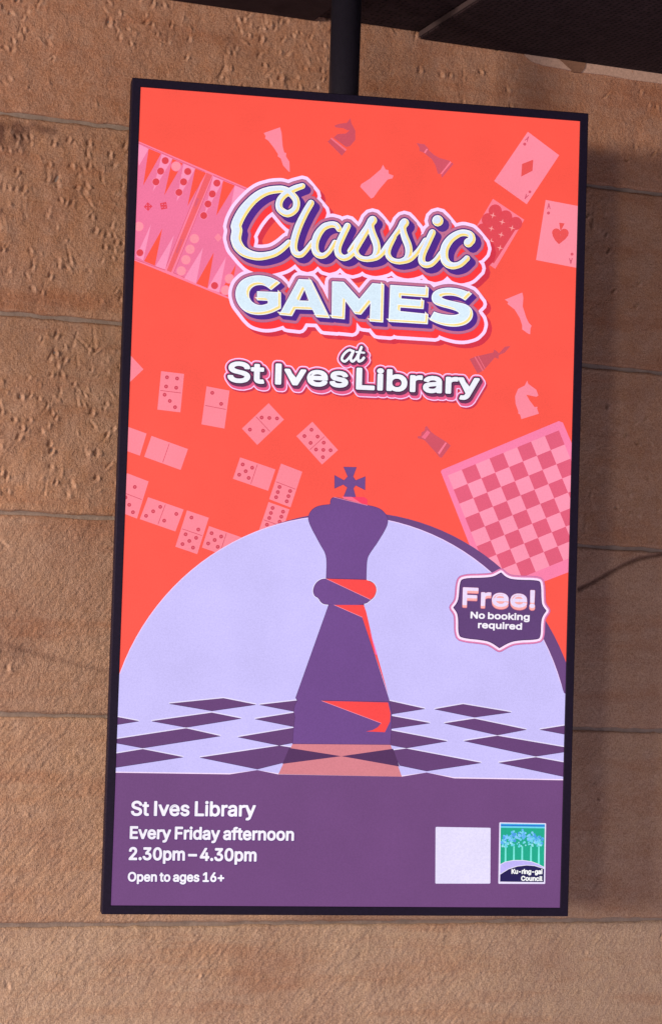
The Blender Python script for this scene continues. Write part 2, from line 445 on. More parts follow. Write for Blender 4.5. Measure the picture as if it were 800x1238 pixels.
def soften(l, it=2, lim=55):      # round the shallow corners of a closed outline, keep the sharp ones
    for _ in range(it):
        out = []
        for i, p in enumerate(l):
            q, n = l[i-1], l[(i+1) % len(l)]
            t = abs(math.degrees(math.atan2((p[0]-q[0])*(n[1]-p[1])-(p[1]-q[1])*(n[0]-p[0]), (p[0]-q[0])*(n[0]-p[0])+(p[1]-q[1])*(n[1]-p[1]))))
            if 4 < t < lim: out += [(p[0]+.25*(q[0]-p[0]), p[1]+.25*(q[1]-p[1])), (p[0]+.25*(n[0]-p[0]), p[1]+.25*(n[1]-p[1]))]
            else: out.append(p)
        l = out
    return l
def Z(ox, oy, sc, *pts): return [(ox+x/sc, oy+y/sc) for x, y in pts]

GLYPH = json.loads('''{"!":[196,[[[67,160],[63,509],[132,509],[128,160]],[[86,-3],[75,1],[58,18],[52,41],[58,64],[75,80],[98,86],[121,80],[138,64],[143,41],[138,18],[121,1],[110,-3]]]],"+":[453,[[[198,34],[198,364],[255,364],[255,34]],[[61,172],[61,226],[391,226],[391,172]]]],"-":[453,[[[337,244],[337,188],[114,188],[114,244]]]],".":[188,[[[83,-3],[63,9],[55,18],[50,41],[55,64],[73,81],[95,87],[118,81],[135,64],[141,41],[135,18],[118,1],[107,-3]]]],"0":[453,[[[227,-7],[191,-3],[158,7],[130,24],[105,48],[85,77],[69,113],[57,155],[50,202],[50,306],[57,353],[69,395],[85,431],[106,461],[130,484],[159,502],[191,512],[227,516],[262,512],[295,502],[323,484],[348,461],[368,431],[384,395],[396,353],[403,306],[403,202],[396,155],[384,113],[368,77],[348,48],[323,24],[295,7],[263,-3]],[[250,52],[271,60],[290,74],[306,92],[320,116],[338,176],[344,254],[338,332],[320,393],[290,435],[271,449],[250,457],[227,460],[203,457],[182,449],[163,435],[147,416],[123,365],[115,332],[109,254],[115,176],[134,116],[147,92],[163,74],[182,60],[203,52]]]],"1":[453,[[[76,0],[76,55],[391,55],[391,0]],[[276,509],[276,0],[212,0],[212,448],[86,358],[86,427],[198,509]]]],"2":[453,[[[64,0],[64,47],[294,298],[316,341],[319,389],[308,419],[287,441],[258,455],[224,460],[188,454],[159,438],[139,413],[128,381],[127,362],[66,362],[68,391],[75,418],[86,442],[102,464],[121,482],[168,507],[225,516],[281,507],[306,497],[346,465],[361,445],[372,423],[379,398],[380,354],[363,299],[317,235],[153,57],[389,57],[389,0]]]],"3":[453,[[[188,-5],[133,10],[108,22],[70,57],[57,79],[48,104],[44,132],[109,132],[118,100],[137,76],[165,59],[219,50],[258,55],[291,69],[315,93],[328,125],[328,163],[316,196],[306,211],[275,234],[229,246],[157,248],[157,299],[288,448],[288,452],[70,452],[70,509],[372,509],[372,461],[211,278],[211,289],[247,290],[279,286],[308,276],[333,262],[354,244],[371,222],[391,173],[393,145],[390,116],[383,90],[354,45],[309,12],[251,-5]]]],"4":[453,[[[40,105],[40,158],[247,509],[311,509],[109,163],[413,163],[413,105]],[[282,0],[282,318],[343,318],[343,0]]]],"6":[453,[[[226,-7],[168,3],[142,15],[119,31],[84,74],[73,101],[66,130],[65,187],[80,239],[112,302],[252,509],[322,509],[151,261],[145,261],[165,288],[208,311],[235,314],[265,312],[316,295],[355,262],[370,240],[387,187],[387,127],[368,73],[333,30],[310,14],[257,-4]],[[245,50],[279,63],[304,86],[322,119],[327,157],[322,196],[304,228],[279,251],[245,264],[207,264],[174,252],[148,229],[131,197],[126,179],[126,138],[138,102],[160,73],[190,55],[207,50]]]],"A":[480,[[[16,0],[201,509],[276,509],[463,0],[395,0],[232,478],[245,478],[191,302],[85,0]],[[110,142],[110,199],[370,199],[370,142]]]],"C":[510,[[[225,-3],[186,7],[150,25],[119,49],[92,79],[70,115],[53,157],[44,203],[40,254],[44,305],[53,352],[70,393],[92,429],[119,459],[150,484],[186,501],[225,512],[267,516],[317,511],[362,496],[402,471],[435,438],[459,397],[473,348],[408,348],[389,395],[357,428],[330,444],[267,456],[237,453],[209,445],[184,432],[161,414],[141,391],[125,364],[113,332],[106,295],[103,254],[106,213],[113,177],[125,145],[141,117],[161,94],[184,76],[210,63],[237,56],[300,56],[344,72],[380,102],[404,144],[408,160],[473,160],[459,112],[435,71],[402,38],[363,13],[317,-2],[293,-6]]]],"E":[419,[[[60,0],[60,509],[372,509],[372,452],[125,452],[125,286],[355,286],[355,229],[125,229],[125,57],[375,57],[375,0]]]],"F":[410,[[[60,0],[60,509],[369,509],[369,452],[125,452],[125,278],[346,278],[346,221],[125,221],[125,0]]]],"I":[301,[[[31,0],[31,57],[118,57],[118,452],[31,452],[31,509],[269,509],[269,452],[183,452],[183,57],[269,57],[269,0]]]],"K":[467,[[[104,145],[104,216],[212,344],[364,509],[448,509]],[[60,0],[60,509],[125,509],[125,0]],[[372,0],[188,259],[228,309],[449,0]]]],"L":[393,[[[60,0],[60,509],[125,509],[125,57],[361,57],[361,0]]]],"N":[523,[[[60,0],[60,509],[136,509],[414,55],[405,54],[399,195],[399,509],[463,509],[463,0],[387,0],[108,452],[119,454],[125,291],[125,0]]]],"O":[533,[[[267,-7],[225,-3],[186,7],[150,25],[119,49],[92,79],[70,115],[53,157],[44,203],[40,254],[44,305],[53,352],[70,393],[92,429],[119,459],[150,484],[186,501],[225,512],[267,516],[309,512],[348,501],[384,484],[415,459],[442,429],[464,393],[480,352],[490,305],[493,254],[490,203],[480,157],[464,115],[442,79],[415,49],[384,25],[348,7],[309,-3]],[[296,55],[324,63],[349,76],[372,94],[392,116],[408,144],[420,176],[428,213],[428,295],[420,332],[408,365],[392,392],[372,415],[349,433],[324,446],[267,456],[237,453],[184,433],[161,415],[142,392],[125,364],[113,332],[106,295],[103,254],[106,213],[113,176],[125,144],[161,94],[184,76],[210,63],[237,55]]]],"S":[447,[[[188,-7],[156,-1],[128,9],[102,23],[81,40],[64,60],[51,83],[42,109],[38,137],[104,137],[114,102],[136,76],[166,59],[204,50],[246,50],[286,60],[317,79],[338,106],[346,139],[340,168],[322,189],[263,217],[145,253],[112,269],[86,289],[67,313],[56,341],[52,372],[54,400],[62,425],[75,448],[92,468],[138,498],[165,508],[227,516],[289,508],[316,498],[360,468],[377,449],[390,427],[398,403],[401,378],[337,378],[332,402],[320,421],[302,437],[280,449],[254,456],[225,459],[185,454],[152,440],[129,418],[117,391],[117,359],[122,345],[155,315],[212,293],[312,264],[359,238],[395,198],[407,161],[406,112],[399,87],[370,43],[349,25],[294,0],[261,-7]]]],"a":[389,[[[137,-7],[94,5],[76,15],[48,45],[38,63],[32,84],[32,128],[43,161],[64,184],[108,206],[257,231],[271,240],[276,257],[272,285],[260,307],[240,322],[212,330],[163,327],[127,309],[104,283],[100,274],[41,291],[51,313],[79,346],[114,368],[173,383],[239,379],[271,369],[300,350],[322,320],[335,278],[337,0],[277,0],[277,52],[272,52],[242,16],[215,1],[181,-7]],[[192,47],[211,51],[242,68],[263,93],[274,122],[276,190],[134,159],[103,139],[93,118],[96,82],[109,64],[142,48]]]],"b":[424,[[[208,-7],[172,4],[147,21],[118,59],[112,59],[112,0],[53,0],[53,509],[114,509],[114,319],[118,319],[147,355],[171,373],[207,383],[259,382],[287,374],[313,361],[354,320],[370,293],[388,227],[388,151],[381,116],[370,84],[355,57],[336,34],[313,16],[288,3],[260,-6]],[[242,49],[262,55],[294,80],[316,117],[327,163],[327,215],[316,261],[295,298],[262,322],[243,328],[198,328],[178,322],[147,299],[134,282],[118,241],[113,189],[118,138],[135,95],[147,78],[179,55],[198,49]]]],"c":[396,[[[174,-5],[144,3],[117,16],[93,35],[72,58],[56,85],[44,116],[34,187],[44,260],[56,291],[72,318],[93,341],[117,360],[144,374],[174,382],[226,384],[276,371],[318,346],[349,308],[362,277],[303,262],[278,304],[242,325],[207,330],[184,328],[163,321],[130,296],[108,258],[96,187],[108,117],[130,80],[163,55],[207,46],[253,55],[292,89],[304,117],[363,102],[341,56],[306,21],[261,-1],[226,-7]]]],"d":[424,[[[165,-6],[137,3],[111,16],[89,34],[70,57],[55,84],[43,116],[36,151],[36,227],[43,261],[55,293],[70,320],[89,342],[112,361],[137,374],[165,382],[218,383],[253,373],[287,346],[306,319],[311,319],[311,509],[372,509],[372,0],[313,0],[313,59],[307,59],[277,21],[236,-3],[217,-7]],[[226,49],[246,55],[278,78],[299,115],[310,162],[310,216],[300,263],[278,299],[246,322],[227,328],[182,328],[162,322],[130,298],[108,261],[98,215],[98,163],[109,117],[130,80],[162,55],[182,49]]]],"e":[404,[[[177,-5],[145,3],[117,16],[92,35],[72,58],[56,85],[44,116],[34,187],[36,224],[55,290],[71,317],[91,340],[115,359],[142,373],[172,382],[226,383],[266,374],[303,355],[334,324],[347,305],[365,256],[371,169],[75,169],[75,221],[338,221],[310,202],[304,248],[298,269],[277,301],[263,314],[246,323],[205,330],[164,323],[131,301],[109,270],[97,231],[98,151],[102,127],[121,88],[151,61],[190,48],[241,49],[276,65],[294,82],[306,105],[365,91],[348,55],[320,26],[283,4],[237,-7]]]],"f":[254,[[[228,379],[228,327],[6,327],[6,379]],[[81,0],[82,452],[87,470],[107,499],[135,519],[169,529],[243,521],[227,468],[195,474],[164,468],[147,449],[142,419],[142,0]]]],"g":[425,[[[156,-146],[114,-132],[82,-110],[59,-84],[51,-69],[101,-41],[142,-82],[169,-93],[207,-97],[236,-95],[261,-87],[282,-75],[298,-58],[308,-34],[311,68],[306,68],[277,32],[252,16],[217,6],[165,7],[138,14],[90,43],[55,90],[43,120],[36,154],[36,229],[43,263],[55,293],[71,320],[112,361],[138,374],[166,382],[218,383],[253,373],[279,356],[308,319],[313,319],[313,379],[372,379],[370,-40],[363,-67],[350,-90],[334,-109],[291,-136],[237,-149]],[[227,61],[264,75],[290,103],[307,142],[312,193],[307,242],[291,283],[264,312],[247,322],[205,330],[182,328],[145,312],[118,282],[102,241],[96,193],[102,144],[118,104],[145,76],[163,66],[183,61]]]],"i":[167,[[[53,0],[53,379],[114,379],[114,0]],[[73,444],[54,455],[43,472],[43,494],[54,512],[73,522],[95,522],[114,512],[125,494],[125,472],[114,455],[95,444]]]],"k":[381,[[[110,137],[110,212],[121,212],[284,379],[360,379],[184,199],[177,199]],[[53,0],[53,509],[114,509],[114,0]],[[294,0],[148,186],[191,229],[372,0]]]],"l":[189,[[[112,0],[91,8],[74,20],[62,37],[55,59],[53,509],[114,509],[114,83],[120,62],[135,53],[170,54],[181,3],[147,-2]]]],"m":[610,[[[53,0],[53,379],[112,379],[112,295],[108,295],[122,331],[144,358],[187,382],[219,386],[245,383],[268,375],[287,361],[303,342],[314,320],[321,295],[312,295],[326,329],[350,356],[381,375],[417,385],[458,385],[497,372],[529,346],[550,307],[557,255],[557,0],[496,0],[496,254],[493,279],[485,298],[473,313],[438,329],[387,326],[363,312],[345,290],[336,263],[335,0],[274,0],[272,280],[265,297],[238,322],[220,328],[185,329],[158,320],[135,302],[119,274],[114,238],[114,0]]]],"n":[410,[[[114,0],[53,0],[53,379],[112,379],[112,287],[102,287],[116,319],[132,344],[152,362],[175,374],[200,382],[252,383],[295,369],[328,340],[341,321],[350,298],[357,240],[357,0],[296,0],[296,235],[293,263],[286,286],[273,304],[256,318],[235,326],[192,328],[161,317],[136,297],[119,266],[115,248]]]],"o":[415,[[[207,-8],[174,-5],[144,3],[117,16],[93,35],[72,58],[56,85],[44,116],[34,187],[44,260],[56,291],[72,318],[93,341],[117,360],[144,374],[174,382],[241,382],[271,374],[299,360],[323,341],[343,318],[359,291],[371,260],[379,225],[379,150],[371,116],[359,85],[343,58],[323,35],[299,16],[271,3],[241,-5]],[[207,46],[252,55],[285,80],[298,97],[314,139],[319,187],[314,236],[298,278],[270,310],[252,321],[231,328],[184,328],[163,321],[130,296],[108,258],[96,187],[108,117],[130,80],[163,55]]]],"p":[424,[[[53,-143],[53,379],[112,379],[112,319],[118,319],[147,355],[171,373],[207,383],[259,382],[287,374],[313,361],[354,320],[370,293],[388,227],[388,151],[381,116],[370,84],[355,57],[336,34],[313,16],[288,3],[260,-6],[208,-7],[173,4],[147,21],[118,59],[114,59],[114,-143]],[[242,49],[262,55],[294,80],[316,117],[327,163],[327,215],[316,261],[295,298],[262,322],[243,328],[198,328],[178,322],[147,299],[134,282],[118,241],[113,189],[118,138],[135,95],[147,78],[179,55],[198,49]]]],"q":[424,[[[372,-143],[311,-143],[311,59],[306,59],[277,21],[236,-3],[195,-8],[165,-6],[137,3],[111,16],[89,34],[70,57],[55,84],[43,116],[36,151],[36,227],[43,261],[55,293],[70,320],[89,342],[112,361],[137,374],[165,382],[218,383],[253,373],[287,346],[307,319],[313,319],[313,379],[372,379]],[[226,49],[246,55],[278,78],[299,115],[310,162],[310,216],[300,263],[278,299],[246,322],[227,328],[182,328],[162,322],[130,298],[108,261],[98,215],[98,163],[109,117],[130,80],[162,55],[182,49]]]],"r":[259,[[[53,0],[53,379],[112,379],[112,321],[115,321],[124,339],[152,367],[191,383],[243,384],[241,323],[207,326],[174,321],[146,306],[126,284],[115,254],[114,0]]]],"s":[365,[[[157,-7],[112,3],[76,24],[50,54],[41,73],[36,94],[94,107],[101,87],[124,60],[160,47],[206,47],[244,62],[258,74],[268,103],[262,126],[243,144],[118,180],[92,192],[72,208],[58,227],[50,249],[47,274],[55,314],[65,332],[95,360],[137,378],[187,384],[234,379],[271,363],[299,339],[318,308],[324,290],[268,277],[254,304],[243,316],[210,331],[166,331],[147,326],[131,317],[111,292],[110,264],[124,243],[172,223],[261,200],[287,187],[306,171],[320,153],[328,131],[331,107],[323,65],[298,31],[260,6],[210,-7]]]],"t":[227,[[[204,379],[204,327],[6,327],[6,379]],[[65,471],[126,471],[127,83],[136,61],[156,51],[202,54],[213,2],[168,-4],[138,-1],[113,7],[92,21],[77,41],[68,64],[65,93]]]],"u":[410,[[[158,-3],[135,2],[97,23],[69,59],[54,109],[53,379],[114,379],[116,117],[124,94],[137,75],[154,61],[175,53],[218,51],[249,62],[274,83],[290,113],[296,153],[296,379],[357,379],[357,0],[298,0],[298,92],[307,92],[294,60],[277,35],[257,17],[234,5],[209,-3]]]],"v":[389,[[[163,0],[17,379],[84,379],[206,21],[184,21],[224,155],[305,379],[371,379],[226,0]]]],"y":[389,[[[47,-139],[61,-86],[104,-89],[130,-74],[151,-36],[163,-1],[17,379],[84,379],[206,21],[184,21],[224,155],[305,379],[371,379],[196,-77],[177,-107],[139,-136],[109,-144]]]],"–":[350,[[[350,244],[350,188],[0,188],[0,244]]]]," ":[188,[]]}''')
GLYPH['I'] = [215, [[[72, 0], [72, 509], [143, 509], [143, 0]]]]; GLYPH[' '][0] = 140
def inside(p, l):
    c = False
    for a, b in zip(l, l[1:]+l[:1]):
        if (a[1] > p[1]) != (b[1] > p[1]) and p[0] < (b[0]-a[0])*(p[1]-a[1])/(b[1]-a[1])+a[0]: c = not c
    return c
def text(body, p0, p1, cap, r=0.0, track=0, capu=509.0, space=None):
    """letters between two photograph points on the baseline, capitals 'cap' px tall"""
    adv = 0; gl = []
    for ch in body:
        a, loops = GLYPH[ch]; gl.append((adv, loops)); adv += a+track
        if ch == ' ' and space: adv += space
    xs = [g+p[0] for g, ls in gl for l in ls for p in l]; x0, x1 = min(xs), max(xs)
    L = math.hypot(p1[0]-p0[0], p1[1]-p0[1]); ux, uy = (p1[0]-p0[0])/L, (p1[1]-p0[1])/L
    kx = (L-2*r)/(x1-x0); ky = (cap-2*r)/capu
    lean = .03                     # uprights of the screen run slightly down to the left in the photograph
    groups = []
    def mp(x, y):
        X = (x-x0)*kx+r; Y = y*ky+r
        return (p0[0]+ux*X+lean*Y, p0[1]+uy*X-Y)
    for g, ls in gl:
        outs = [l for l in ls if not any(l is not q and all(inside(p, q) for p in l) for q in ls)]
        for l in outs:
            hs = [h for h in ls if h is not l and all(inside(p, l) for p in h)]
            groups.append([[mp(x+g, y) for x, y in q] for q in [l]+hs])
    return shape_loops(groups, r)

LP = (255, 138, 158); DP = (226, 92, 115); PURP = (112, 71, 140); LAV = (204, 194, 252)

# -- backgammon board
A = Art('backgammon_board', 1)
B1 = lambda *p: Z(160, 100, 5.333, *p); B2 = lambda *p: Z(160, 240, 5.333, *p)
PINK = (243, 118, 158); LT = (255, 150, 188); BR = (255, 84, 66); CK = (255, 148, 165); CR = (228, 66, 78); EDGE = (255, 128, 160)
body = B1((20, 368), (478, 568), (745, 678))+B2((620, 640), (258, 482), (212, 468), (-10, 388))
tl, tr = B1((-60, 335))[0], B1((860, 730))[0]; bl, br = B2((-60, 370))[0], B2((760, 700))[0]
A.fill([B1((-60, 332), (860, 728))+B2((760, 702), (-60, 368))], 0, EDGE)
A.fill([B1((-60, 341), (466, 573))+B2((208, 460), (-60, 362))], 1, PINK)
A.fill([B1((523, 596), (860, 738))+B2((760, 694), (266, 478))], 1, PINK)
A.fill([B1((478, 578), (515, 594))+B2((250, 474), (222, 462))], 1, (244, 96, 104))
A.fill([B2((413, -8), (432, 0), (408, 52), (398, 46))], 2, DP); A.fill([B2((312, 258), (326, 264), (290, 352), (280, 344))], 2, DP)
for a, b in ((B1((466, 573))[0], B2((208, 460))[0]), (B1((523, 596))[0], B2((266, 478))[0])): A.line(a, b, .7, 2, (222, 88, 120))
for a, b in ((B1((-60, 341))[0], B1((466, 573))[0]), (B1((523, 596))[0], B1((860, 738))[0]), (B2((-60, 362))[0], B2((208, 460))[0]), (B2((266, 478))[0], B2((760, 694))[0])):
    A.line(a, b, .7, 2, (226, 92, 116))
for t, c in ((B1((25, 385), (105, 425), (42, 535)), LT), (B1((105, 422), (185, 455), (70, 660)), BR), (B1((190, 457), (258, 488), (132, 700)), LT), (B1((258, 488), (325, 518), (205, 725)), BR),
             (B1((330, 520), (405, 552), (285, 765)), LT), (B1((405, 550), (475, 580), (355, 795)), BR), (B1((520, 600), (585, 630), (465, 850)), LT), (B1((585, 630), (660, 660), (540, 857)), BR),
             (B1((660, 660), (735, 692), (615, 905)), LT), (B1((735, 692), (800, 720), (690, 930)), BR),
             (B2((25, 372), (70, 397), (120, 165)), LT), (B2((75, 402), (145, 432), (193, 192)), BR), (B2((150, 434), (212, 456), (269, 234)), LT),
             (B2((335, 512), (410, 547), (455, 315)), LT), (B2((412, 547), (485, 577), (525, 345)), BR), (B2((485, 578), (560, 606), (604, 374)), LT), (B2((565, 608), (630, 640), (668, 422)), BR)):
    A.fill([t], 3, c)
for z, pts, rr, c in ((B1, ((212, 500), (182, 568), (152, 637), (357, 570), (330, 637), (300, 705), (545, 645), (515, 715), (487, 780)), 26, CR), (B2, ((460, 108), (48, 348), (530, 560)), 26, CR),
                      (B1, ((282, 537),), 33, CK), (B2, ((400, 257), (372, 325), (345, 393), (315, 465), (625, 515), (600, 590), (42, 178)), 33, CK)):
    for p in pts:
        x, y = z(p)[0]; A.disc(x, y, rr/5.333, 4, (255, 120, 160) if c == CK else (255, 140, 175)); A.disc(x, y, (rr-3.5)/5.333, 5, c)
A.fill([B2((552, 222), (578, 250), (552, 278), (528, 250))], 4, (255, 138, 160))
for q in (((98, 22), (130, 48), (102, 78), (74, 52)), ((178, 28), (218, 20), (226, 62), (186, 70))):
    A.fill([B2(*q)], 4, (232, 66, 84)); cx_ = sum(p[0] for p in q)/4; cy_ = sum(p[1] for p in q)/4
    for dx, dy in ((-9, -9), (9, 9), (9, -9), (-9, 9)): x, y = B2((cx_+dx, cy_+dy))[0]; A.disc(x, y, .7, 5, PINK)
A.done()

# -- small chess pieces
def piece(lst, base=1):
    A = Art('chess_piece_print', base)
    for pts, c in lst: A.fill([pts], lst.index((pts, c)), c)
    A.done()
piece([(Z(300, 120, 5.333, (100, 215), (205, 178), (215, 215), (222, 300), (232, 340), (245, 345), (243, 365), (265, 400), (268, 465), (262, 465), (225, 425), (210, 380), (190, 365), (192, 352), (165, 310), (130, 265), (108, 250), (112, 235)), LP)])
piece([(Z(300, 120, 5.333, (658, 120), (664, 150), (690, 200), (690, 260), (655, 300), (630, 305), (550, 245), (575, 222), (630, 218), (655, 195), (640, 198), (615, 185), (560, 178), (558, 165), (590, 155), (635, 150)), (208, 80, 96)),
       (Z(300, 120, 5.333, (512, 270), (534, 250), (628, 332), (603, 362)), (208, 80, 96)), (Z(300, 120, 5.333, (530, 252), (536, 244), (634, 322), (626, 332)), (246, 112, 130))])
piece([(Z(430, 150, 5.333, (175, 260), (192, 290), (210, 295), (212, 318), (243, 330), (235, 348), (205, 355), (150, 420), (115, 470), (98, 478), (28, 402), (35, 385), (90, 350), (160, 290)), LP)])
piece([(Z(480, 150, 10, (235, 225), (330, 240), (375, 290), (380, 310), (440, 365), (510, 405), (640, 440), (645, 455), (515, 600), (490, 595), (465, 500), (420, 420), (350, 365), (325, 345), (270, 320), (268, 285)), (214, 84, 102)),
       (Z(480, 150, 10, (660, 460), (680, 478), (540, 645), (530, 612)), (214, 84, 106)), (Z(480, 150, 10, (640, 445), (655, 460), (540, 600), (520, 600)), (255, 122, 146)), (Z(480, 150, 10, (355, 290), (370, 300), (340, 350), (322, 338)), (255, 122, 146))])
piece([(Z(540, 330, 5, (350, 160), (455, 117), (460, 135), (462, 150), (458, 200), (480, 270), (495, 300), (512, 318), (505, 335), (503, 370), (490, 365), (455, 340), (455, 315), (440, 270), (410, 220), (365, 185), (372, 175)), LP)])
piece([(Z(540, 330, 5, (137, 520), (170, 505), (280, 480), (285, 462), (300, 470), (315, 485), (350, 445), (385, 440), (350, 480), (315, 495), (310, 518), (290, 510), (220, 590), (185, 607)), (208, 80, 96)),
       (Z(540, 330, 5, (166, 507), (173, 504), (222, 588), (214, 592)), (240, 108, 126)), (Z(540, 330, 5, (186, 500), (190, 499), (232, 575), (228, 580)), (240, 108, 126))])
piece([(Z(540, 330, 5, (485, 650), (492, 670), (540, 705), (553, 740), (540, 748), (480, 735), (500, 770), (530, 810), (548, 808), (545, 820), (556, 850), (450, 883), (442, 855), (430, 848), (432, 838), (415, 790), (412, 745), (430, 700), (470, 680)), LP)])
piece([(Z(495, 505, 13.33, (275, 130), (340, 220), (400, 270), (600, 395), (662, 450), (515, 645), (480, 635), (430, 570), (245, 365), (210, 350), (130, 330), (128, 300), (185, 290), (190, 235), (240, 210), (250, 150)), (212, 82, 100)),
       (Z(495, 505, 13.33, (575, 395), (600, 405), (480, 592), (455, 565)), (255, 122, 148)), (Z(495, 505, 13.33, (285, 200), (330, 240), (250, 345), (190, 315)), (246, 108, 136))])

# -- playing cards
def card_A(A, c, up, sc, level):   # a small letter A made of three strokes
    ux, uy = up; vx, vy = -uy, ux
    P = lambda a, b: (c[0]+(a*vx+b*ux)*sc, c[1]+(a*vy+b*uy)*sc)
    for a, b in ((P(-.5, -1), P(0, 1)), (P(.5, -1), P(0, 1)), (P(-.3, -.3), P(.3, -.3))): A.line(a, b, sc*.33, level, (214, 84, 108))
K5 = lambda *p: Z(560, 140, 5.333, *p); SUIT = (238, 82, 82)
A = Art('playing_card', 1); A.fill([K5((415, 100), (617, 252), (408, 568), (198, 418))], 0, (255, 140, 160))
A.fill([K5((450, 280), (445, 352), (372, 390), (378, 308))], 1, SUIT)
card_A(A, K5((412, 146))[0], (.5, -.866), 2.9, 1); card_A(A, K5((404, 520))[0], (-.5, .866), 2.9, 1)
x, y = K5((395, 180))[0]; A.disc(x, y, 1.9, 1, (222, 84, 104)); x, y = K5((428, 488))[0]; A.disc(x, y, 1.7, 1, (222, 84, 104)); A.done()
A = Art('playing_card', 1); A.fill([K5((190, 533), (392, 668), (205, 985), (3, 850))], 0, (255, 128, 148))
CB = (228, 72, 84); A.fill([K5((196, 600), (362, 690), (196, 950), (40, 850), (45, 800))], 1, CB)
for p in ((205, 612), (272, 650), (336, 692), (160, 668), (125, 735), (95, 790)): x, y = K5(p)[0]; A.disc(x, y, 43/5.333, 2, CB)
for p in ((190, 640), (250, 683), (313, 722), (180, 725), (243, 765), (235, 850), (178, 806), (172, 890)):
    x, y = K5(p)[0]
    for a in (0.25, 1.82): dx, dy = math.cos(a), math.sin(a); A.fill([[(x+4*dx, y+4*dy), (x-.9*dy, y+.9*dx), (x-4*dx, y-4*dy), (x+.9*dy, y-.9*dx)]], 3 if a < 1 else 4, (255, 158, 160))
A.done()
A = Art('playing_card', 1); A.fill([K5((530, 540), (830, 597), (810, 994), (468, 928))], 0, (255, 142, 160))
A.fill([K5((617, 687), (652, 692), (630, 735), (624, 735))], 1, SUIT); A.fill([K5((573, 768), (677, 768), (655, 795), (615, 826), (590, 800))], 1.2, SUIT)
for p in ((599, 752), (650, 754)): x, y = K5(p)[0]; A.disc(x, y, 28/5.333, 1.4, SUIT)
card_A(A, K5((550, 580))[0], (0, -1), 3.1, 1); card_A(A, K5((692, 935))[0], (0, 1), 3.1, 1)
x, y = K5((548, 625))[0]; A.disc(x, y, 1.9, 1, (222, 84, 104)); x, y = K5((700, 890))[0]; A.disc(x, y, 1.8, 1, (222, 84, 104)); A.done()

# -- dominoes: corner, short edge vector, long edge vector, dots at each end
PIP = {0: [], 1: [(.5, .5)], 2: [(.28, .25), (.72, .75)], 3: [(.25, .2), (.5, .5), (.75, .8)], 4: [(.28, .25), (.72, .25), (.28, .75), (.72, .75)],
       5: [(.26, .22), (.74, .22), (.5, .5), (.26, .78), (.74, .78)], 6: [(.26, .2), (.26, .5), (.26, .8), (.76, .2), (.76, .5), (.76, .8)], -2: [(.72, .25), (.28, .75)], -3: [(.78, .22), (.5, .5), (.22, .78)]}
def domino(a, b, d, n1, n2):       # a,b the short edge; d the corner beyond a along the long edge
    A = Art('domino', 1); ux, uy = b[0]-a[0], b[1]-a[1]; vx, vy = d[0]-a[0], d[1]-a[1]
    P = lambda u, v: (a[0]+u*ux+v*vx, a[1]+u*uy+v*vy)
    A.fill([[P(0, 0), P(1, 0), P(1, 1), P(0, 1)]], 0, (255, 136, 152))
    A.line(P(.06, .5), P(.94, .5), .75, 1, (214, 76, 96))
    for n, v0 in ((n1, .02), (n2, .5)):
        for (pu, pv) in PIP[n]:
            x, y = P(pu, v0+.48*pv); A.disc(x, y, 2.35, 1, (210, 66, 86)); A.disc(x, y, .85, 2, (238, 100, 118))
    A.done()
D1 = lambda *p: Z(140, 420, 5.333, *p); D2 = lambda *p: Z(280, 470, 5.333, *p); D3 = lambda *p: Z(140, 560, 5, *p)
domino(*D1((292, 152), (440, 170), (268, 400)), 4, 3); domino(*D1((585, 250), (733, 278), (552, 495)), 2, 0)
domino(*D1((230, 570), (183, 705), (465, 655)), 0, 0); domino(*D1((198, 555), (155, 698), (-37, 470)), 0, 0)
domino(*D1((178, 140), (78, 235), (20, -30)), 0, 0)
domino(*D2((337, 198), (238, 92), (165, 362)), 3, 2); domino(*D2((417, 305), (520, 212), (582, 488)), 4, 5)
domino(*D2((55, 442), (8, 580), (282, 520)), 5, 0); domino(*D2((318, 482), (455, 535), (242, 712)), 0, 6)
domino(*D2((238, 730), (372, 778), (162, 955)), 6, 6)
domino(*D3((68, 60), (198, 110), (-2, 285)), 1, 3); domino(*D3((195, 205), (145, 338), (410, 280)), -3, -2)
domino(*D3((430, 285), (562, 330), (360, 505)), 2, 5); domino(*D3((563, 380), (520, 510), (778, 455)), 5, 0)

# -- chessboard
A = Art('chessboard_print', 1); Cb = lambda *p: Z(520, 500, 4.444, *p)
A.fill([Cb((56, 312), (62, 302), (690, 40), (712, 48), (1010, 750), (330, 1010))], 0, (252, 128, 170))
for i in range(8):
    for j in range(8):
        P = lambda a, b: Cb((94+74.5*a+31*b, 332-30.3*a+76.2*b))[0]
        A.fill([[P(i, j), P(i+1, j), P(i+1, j+1), P(i, j+1)]], 1, (228, 92, 122) if (i+j) % 2 else (255, 150, 178))
A.done()

